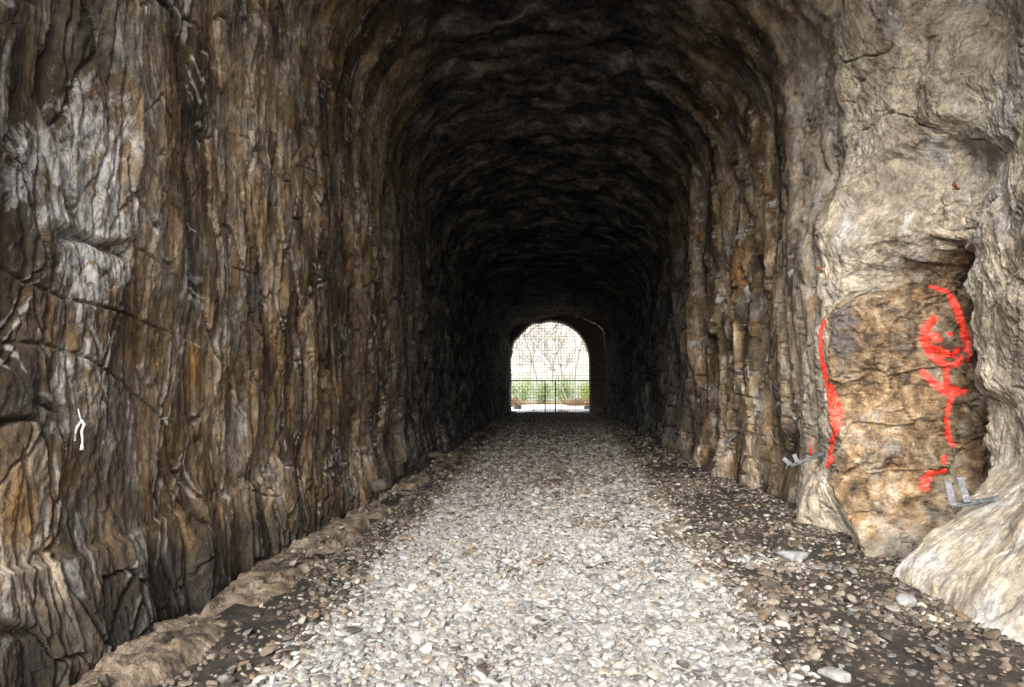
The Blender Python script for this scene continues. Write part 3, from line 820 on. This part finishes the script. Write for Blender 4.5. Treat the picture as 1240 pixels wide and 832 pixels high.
def paint(name, strokes, label=None, one=True):
    """strokes: list of (pixel polyline, width in px)"""
    pts, rad = [], []
    for pl, w in strokes:
        for (a, b) in zip(pl[:-1], pl[1:]):
            L = math.hypot(b[0] - a[0], b[1] - a[1]); k = max(2, int(L / 1.2))
            for i in range(k + 1):
                t = i / k
                wa = a[2] if len(a) > 2 else w; wb = b[2] if len(b) > 2 else w
                q = hit(a[0] + (b[0] - a[0]) * t, a[1] + (b[1] - a[1]) * t)
                if q is None: continue
                pts.append(q[0][:]); rad.append((wa + (wb - wa) * t) * 0.5 * (q[0] - EYE).length / F)
    pts = np.array(pts, f32); rad = np.array(rad, f32)
    lo, hi = pts.min(0) - 0.15, pts.max(0) + 0.15
    idx = np.where(np.all((WCO > lo) & (WCO < hi), axis=1))[0]
    d = np.full(len(WCO), 9.0, f32)
    for ch in np.array_split(idx, max(1, len(idx) // 4000)):
        dd = np.linalg.norm(WCO[ch][:, None] - pts[None], axis=2) / rad[None]
        d[ch] = dd.min(1)
    keep = np.any(d[WFC] < 1.45, axis=1)
    fc = WFC[keep]
    if one: fc = largest(fc)
    used, inv = np.unique(fc, return_inverse=True)
    no = WNO[used]
    flip = np.sum(no * (np.array(EYE, f32) - WCO[used]), 1) < 0
    no = np.where(flip[:, None], -no, no)
    V = WCO[used] + no * 0.004
    o = mesh_np(name, V, inv.reshape(-1, 4), PAINT, wall_r, True, dict(edge=d[used]))
    o.matrix_parent_inverse = wall_r.matrix_world.inverted()
    if label: o['label'] = label
    return o


paint('painted_stripe', [([(1002, 356, 3), (998, 385, 6), (994, 405, 7), (995, 430, 8), (999, 452, 9), (1007, 478, 12), (1013, 498, 14), (1012, 520, 11), (1006, 545, 9), (1003, 566, 8)], 9)],
      'wavy red vertical stripe left of the ochre face')
paint('painted_stripe', [([(1125, 346, 4), (1148, 354, 6), (1158, 372, 9), (1164, 390, 8), (1170, 415, 9), (1173, 436, 8)], 7)], 'short curved red stripe above the painted face')
paint('painted_figure', [([(1131, 386, 9), (1121, 398, 10), (1119, 412, 10), (1126, 428, 9), (1138, 438, 8), (1150, 444, 7), (1160, 440, 7), (1163, 432, 6)], 9),
                         ([(1133, 408, 10), (1135, 410, 10)], 10), ([(1150, 403, 5), (1152, 406, 5)], 5),
                         ([(1136, 422, 8), (1145, 429, 9), (1155, 429, 8), (1160, 422, 6)], 8),
                         ([(1145, 446, 6), (1147, 470, 8)], 6),
                         ([(1117, 450, 7), (1131, 465, 8), (1144, 473, 11), (1164, 474, 12)], 9),
                         ([(1152, 482, 6), (1145, 505, 6), (1147, 525, 7), (1153, 538, 6)], 6),
                         ([(1144, 554, 6), (1142, 560, 6)], 6), ([(1143, 570, 7), (1128, 572, 9), (1120, 582, 10), (1119, 590, 10)], 8)], 'red stick figure with a smiling round face', False)
paint('painted_dash', [([(983, 530, 4), (982, 550, 5)], 4)], 'small red dash left of the wavy stripe')


# ------------------------------------------------------------------ wall hardware
def wall_frame(px, py):
    p, n = hit(px, py)
    return p, n


def bracket(px, py, arm, tabs, label, sc=1.0, mat=STEEL):
    """arm and tabs: pixel offsets, built in a plane in front of the rock at the arm's foot"""
    p0, n0 = wall_frame(*arm[1])
    d0 = (p0 - EYE).length
    out = (EYE - p0).normalized()
    k = d0 / F
    def at(q, lift):
        d = ray(*q); base = EYE + d * (d0 / d.dot((p0 - EYE).normalized()))
        return base + out * lift
    root = empty('wall_bracket', p0, label, 'bracket', 'steel brackets fixed to the tunnel rock')
    m = MB()
    a = at(arm[0], 0.10 * sc); b = at(arm[1], -0.02)
    m.bar(a, b, 0.045 * sc, 0.022 * sc, up=Vector((0, -0.6, 0.8)))
    m.build('arm', mat, root)
    for (q0, q1) in tabs:
        t = MB(); c = at(q0, 0.10 * sc); e = at(q1, 0.085 * sc)
        t.bar(c, e, 0.052 * sc, 0.008, up=Vector((-0.3, -1, 0.1)))
        t.build('tab', mat, root)
    return root


bracket(1160, 600, ((1152, 613), (1210, 603)), (((1155, 612), (1148, 583)), ((1172, 608), (1163, 578))), 'grey steel bracket with two upright tabs on the rock toe below the painted figure')
bracket(975, 556, ((958, 564), (1000, 548)), (((958, 562), (949, 555)), ((966, 560), (962, 550))), 'grey steel bracket with a bent arm across the wavy red stripe', 0.9)
bracket(885, 533, ((878, 538), (892, 526)), (((878, 538), (876, 534)),), 'small dark steel bracket low on the shadowed rock, farthest into the tunnel', 0.8)


def bolt(px, py, label, ln=0.07):
    p, n = hit(px, py)
    o = empty('rock_bolt', p, label, 'bolt', 'rusty bolts in the right wall')
    d = (n * 0.7 + Vector((-0.5, -0.2, 0.35))).normalized()
    m = MB(); m.tube([p - d * 0.03, p + d * ln], 0.012, 10); m.build('shank', RUSTY, o, True)
    m = MB(); m.tube([p + d * (ln - 0.002), p + d * (ln + 0.016)], 0.021, 6); m.build('head', RUSTY, o)
bolt(1161, 229, 'rusty bolt sticking out of the smooth tan rock high on the right')
bolt(995, 327, 'short rusty bolt above the top of the wavy red stripe', 0.05)


def cord():
    pts = [(90, 493), (95, 496), (97, 506), (99, 510)]
    legA = [(99, 509), (93, 518), (90, 527), (91, 534)]
    legB = [(98, 508), (102, 514), (99, 522), (100, 535), (99, 540)]
    tuft = [(99.5, 538), (99, 545)]
    p0, n0 = hit(98, 508)
    o = empty('cord', p0, 'white knotted cord hanging from a crack in the dark left wall', 'cord')
    D = (p0 - EYE).length
    def at(q, l=0.05):
        d = ray(*q); return EYE + d * ((D - l) / d.dot((p0 - EYE).normalized()))
    m = MB(); m.tube([at(q, 0.0 if i == 0 else 0.05) for i, q in enumerate(pts)], 0.005, 6); m.build('loop', STRING, o, True)
    m = MB(); m.tube([at(q) for q in legA], [0.006, 0.008, 0.007, 0.007], 6); m.build('strand', STRING, o, True)
    m = MB(); m.tube([at(q, 0.06) for q in legB], [0.008, 0.010, 0.008, 0.007, 0.007], 6); m.build('strand', STRING, o, True)
    m = MB(); m.tube([at(q, 0.06) for q in tuft], [0.007, 0.013], 8); m.build('tassel', STRING, o, True)
cord()


# ------------------------------------------------------------------ far end: lining, fence, gate
def lining():
    pts = []
    n = 90
    cx, zc = -0.2, 2.85
    outline = []
    for i in range(16): outline.append((2.03, -0.3 + (zc + 0.3) * i / 16))
    for i in range(n + 1):
        th = math.pi * i / n
        a = 2.23 if th < math.pi / 2 else 2.25
        outline.append((cx + a * math.cos(th), zc + 2.30 * math.sin(th) ** 0.95))
    for i in range(1, 17): outline.append((cx - 2.25, zc - (zc + 0.3) * i / 16))
    o = np.array(outline, f32)
    left = ss(0.2, -1.2, o[:, 0])
    o[:, 0] += left * 0.16 * fbm(o[:, 1] * 1.3, o[:, 0] * 1.3, 600, 4)
    o[:, 1] += left * 0.14 * fbm(o[:, 0] * 1.7, o[:, 1] * 1.7, 601, 4)
    m = len(o)
    c = np.array([-0.2, 2.2], f32)
    d = o - c; d /= np.linalg.norm(d, axis=1)[:, None]
    big = o + d * 1.7; big[:, 1] = np.where(o[:, 1] < 0.2, o[:, 1], big[:, 1])
    rings = [(big, 38.05), (o + d * 0.03, 37.97), (o, 38.02), (o, 39.3), (o + d * 0.05, 39.4), (o + d * 0.9, 39.45)]
    V = np.concatenate([np.column_stack([r[:, 0], np.full(m, y), r[:, 1]]) for r, y in rings])
    return mesh_np('brick_arch', V, grid_faces(len(rings), m), BRICK, None, False)


tag(lining(), 'dark brown arched brick lining around the bright far opening', 'arch')

FY = 37.3
fence = empty('mesh_fence', (0, FY, 0), 'tall square wire mesh fence closing the far opening', 'fence')
m = MB()
xs = np.arange(-2.30, 2.80, 0.152)
ztop = 5.1
for i, x in enumerate(xs):
    m.bar((x, FY, -0.02), (x, FY, ztop), 0.014, 0.014, up=Vector((0, 1, 0)))
for z in np.arange(0.08, ztop, 0.152):
    m.bar((-2.35, FY + 0.015, z), (2.80, FY + 0.015, z), 0.014, 0.014)
m.build('wire_mesh', WIRE, fence)
m = MB(); m.bar((-2.4, FY - 0.05, 1.78), (2.82, FY - 0.05, 1.78), 0.06, 0.06); m.build('rail', WIRE, fence)
for x in (-0.45, 0.10):
    m = MB(); m.bar((x, FY - 0.05, -0.05), (x, FY - 0.05, 1.75), 0.06, 0.06, up=Vector((0, 1, 0))); m.build('post', WIRE, fence)

# ------------------------------------------------------------------ outside the far end
def hill():
    xs = np.linspace(-160, 160, 120).astype(f32); ys = np.linspace(63, 260, 90).astype(f32)
    X, Y = np.meshgrid(xs, ys, indexing='ij')
    Z = -0.4 + ss(60, 190, Y) * (26 + 0.16 * X) + 2.5 * fbm(X * .03, Y * .03, 610, 4) * ss(60, 90, Y)
    return mesh_np('hillside', np.stack([X, Y, Z], -1).reshape(-1, 3), grid_faces(*X.shape)[:, ::-1], HILL)


tag(hill(), kind='structure')


def path():
    t = np.linspace(0, 1, 40); V = []
    for k in t:
        cx = -0.6 + 0.2 * math.sin(3 * k) + 3.5 * k * k; y = 38.8 + 17 * k
        for s in (-1, 1): V.append((cx - 0.2 + s * (1.9 + 3.0 * k), y, -0.085 + 0.02))
    return mesh_np('path', np.array(V), np.array([(2*i, 2*i+1, 2*i+3, 2*i+2) for i in range(39)]), PATH)


tag(path(), kind='structure')


def leaves(spots, size, name, mat, parent, r):
    n = len(spots); P = np.array(spots, f32)
    a = r.normal(size=(n, 3)); a /= np.linalg.norm(a, axis=1)[:, None]
    b = np.cross(a, r.normal(size=(n, 3))); b /= np.linalg.norm(b, axis=1)[:, None]
    s = (size * r.uniform(0.6, 1.3, n))[:, None]
    V = np.stack([P - a * s, P - b * s * 0.5, P + a * s, P + b * s * 0.5], 1).reshape(-1, 3)
    return mesh_np(name, V, np.arange(4 * n).reshape(-1, 4), mat, parent, False)


def tree(x, y, h, seed, label, lean=0.0, leaf=None, nleaf=0, rad=None):
    r = random.Random(seed); nr = np.random.default_rng(seed)
    z0 = float(ground_z(np.array([x], f32), np.array([y], f32))[0]) - 0.1 if y < 62 else -0.2 + max(0, (y - 62) * 0.06)
    root = empty('bare_tree', (x, y, z0), label, 'tree', 'bare saplings beyond the far opening')
    rad = rad or h * 0.011
    trunk = MB(); tips = []
    p = Vector((x, y, z0 - 0.2)); pts = [p.copy()]; d = Vector((lean, 0, 1)).normalized(); n = 10
    for i in range(n):
        d = (d + Vector((r.uniform(-.13, .13) + lean * 0.12, r.uniform(-.13, .13), 0.02))).normalized()
        p = p + d * h / n; pts.append(p.copy())
    trunk.tube(pts, [rad * (1 - 0.85 * i / n) for i in range(n + 1)], 7)
    trunk.build('trunk', BARK, root, True)
    br = MB()
    def branch(p, d, L, rr, lvl):
        q = [p.copy()]; k = 5
        for i in range(k):
            d = (d + Vector((r.uniform(-.25, .25), r.uniform(-.25, .25), r.uniform(-.05, .22)))).normalized()
            p = p + d * L / k; q.append(p.copy())
            if lvl < 2 and i > 0:
                e = (d + Vector((r.uniform(-1, 1), r.uniform(-1, 1), r.uniform(-.2, .7)))).normalized()
                branch(p, e, L * r.uniform(.4, .65), rr * 0.55, lvl + 1)
        tips.extend([v[:] for v in q[2:]])
        br.tube(q, [rr * (1 - 0.8 * i / k) + 0.004 for i in range(k + 1)], 4)
    for i in range(3, n):
        for _ in range(2):
            a = r.uniform(0, 6.28)
            branch(pts[i], Vector((math.cos(a), math.sin(a), r.uniform(.3, .9))).normalized(), h * r.uniform(.14, .28) * (1.2 - i / n * .6), rad * 0.4, 0)
    br.build('branches', BARK, root, True)
    if leaf:
        tp = np.array(tips); sel = tp[nr.integers(0, len(tp), nleaf)] + nr.normal(0, 0.16, (nleaf, 3))
        leaves(sel, 0.055, 'foliage', leaf, root, nr)
    return root


tree(1.35, 55.0, 6.6, 21, 'leaning dark sapling with a curved trunk right of centre in the far opening', -0.26, rad=0.055)
tree(-2.5, 57.0, 9.5, 22, 'thin bare tree at the left side of the far opening', 0.16, rad=0.06)
tree(3.6, 56.0, 9.0, 23, 'sapling with yellow-green young leaves at the right side of the far opening', 0.0, LEAFY, 2200)
for k, (x, y, h) in enumerate(((-3.9, 62, 12), (-1.3, 65, 13), (1.2, 63, 12), (3.6, 66, 14), (-0.1, 70, 15), (5.2, 70, 15), (-5.0, 72, 15), (2.2, 76, 16))):
    tree(x, y, h, 30 + k, 'slender bare grey tree standing at the foot of the hillside', 0.05 * math.sin(k * 3), rad=0.09)


def bush(x, y, w, h, seed, label, mat, nl=2200, name='shrub', cat='shrub', size=0.06):
    r = np.random.default_rng(seed); rr = random.Random(seed)
    root = empty(name, (x, y, -0.1), label, cat)
    st = MB(); tips = []
    for i in range(16):
        a = rr.uniform(0, 6.28); t = rr.uniform(.1, 1)
        e = Vector((x + math.cos(a) * w * t * 0.9, y + math.sin(a) * w * t * 0.9, h * rr.uniform(.6, 1.0) * (1 - .35 * t)))
        b = Vector((x + math.cos(a) * w * .15, y + math.sin(a) * w * .15, -0.15))
        mid = (b + e) / 2 + Vector((rr.uniform(-.1, .1), rr.uniform(-.1, .1), .15 * h))
        st.tube([b, mid, e], [0.02, 0.013, 0.005], 5); tips += [mid, e, (mid + e) / 2, (b + mid) / 2]
    st.build('stems', BARK, root, True)
    c = np.array([t[:] for t in tips]); sp = c[r.integers(0, len(c), nl)] + r.normal(0, 1, (nl, 3)) * np.array([w * .2, w * .2, h * .14])
    sp[:, 2] = np.maximum(sp[:, 2], 0.0)
    leaves(sp, size, 'foliage', mat, root, r)


bush(-2.6, 55.0, 1.4, 2.6, 51, 'tall green shrub at the left side of the far opening', LEAF, 3600)
bush(-0.95, 57.5, 1.2, 1.9, 52, 'rounded green shrub just left of the fence gate posts', LEAF, 3000)
bush(0.9, 56.5, 1.3, 2.1, 53, 'wide green shrub behind the leaning sapling', LEAF, 3600)
bush(2.9, 58.5, 1.3, 2.2, 54, 'yellow-green shrub at the right edge of the far opening', LEAFY, 3000)
bush(-3.0, 52.0, 1.1, 0.55, 55, 'low heap of russet bracken left of the pale path', DRY, 1700, 'bracken', 'bracken')
bush(1.9, 53.3, 1.8, 0.5, 56, 'wide low heap of russet bracken below the green shrubs on the right', DRY, 2800, 'bracken', 'bracken')

# ------------------------------------------------------------------ light
SUN_EL, SUN_AZ = math.radians(33), math.radians(191)     # azimuth clockwise from +Y
world = bpy.data.worlds.new('World'); scene.world = world; world.use_nodes = True
wt = world.node_tree
bg = wt.nodes['Background']
sky = wt.nodes.new('ShaderNodeTexSky'); sky.sky_type = 'NISHITA'; sky.sun_disc = False
sky.sun_elevation = SUN_EL; sky.sun_rotation = SUN_AZ
sky.dust_density = 4.0; sky.air_density = 0.6; sky.ozone_density = 1.0
hs = wt.nodes.new('ShaderNodeHueSaturation'); hs.inputs['Saturation'].default_value = 0.4
wt.links.new(sky.outputs[0], hs.inputs['Color']); wt.links.new(hs.outputs[0], bg.inputs[0]); bg.inputs[1].default_value = 0.15
sd = bpy.data.lights.new('sun', 'SUN'); sd.energy = 3.0; sd.angle = math.radians(46); sd.color = (1.0, 0.975, 0.94)
sun = bpy.data.objects.new('sun', sd); COL.objects.link(sun)
dirv = Vector((math.sin(SUN_AZ) * math.cos(SUN_EL), math.cos(SUN_AZ) * math.cos(SUN_EL), math.sin(SUN_EL)))
sun.rotation_euler = (-dirv).to_track_quat('-Z', 'Y').to_euler()
sun.location = (0, 0, 30)

vs = scene.view_settings
vs.view_transform = 'Standard'; vs.look = 'None'; vs.gamma = 1.0; vs.use_curve_mapping = False
vs.exposure = 1.85
scene.render.engine = 'CYCLES'
cy = scene.cycles
cy.use_denoising = True; cy.denoising_prefilter = 'NONE'
cy.max_bounces = 6; cy.diffuse_bounces = 4; cy.glossy_bounces = 2; cy.transparent_max_bounces = 8
cy.use_adaptive_sampling = True
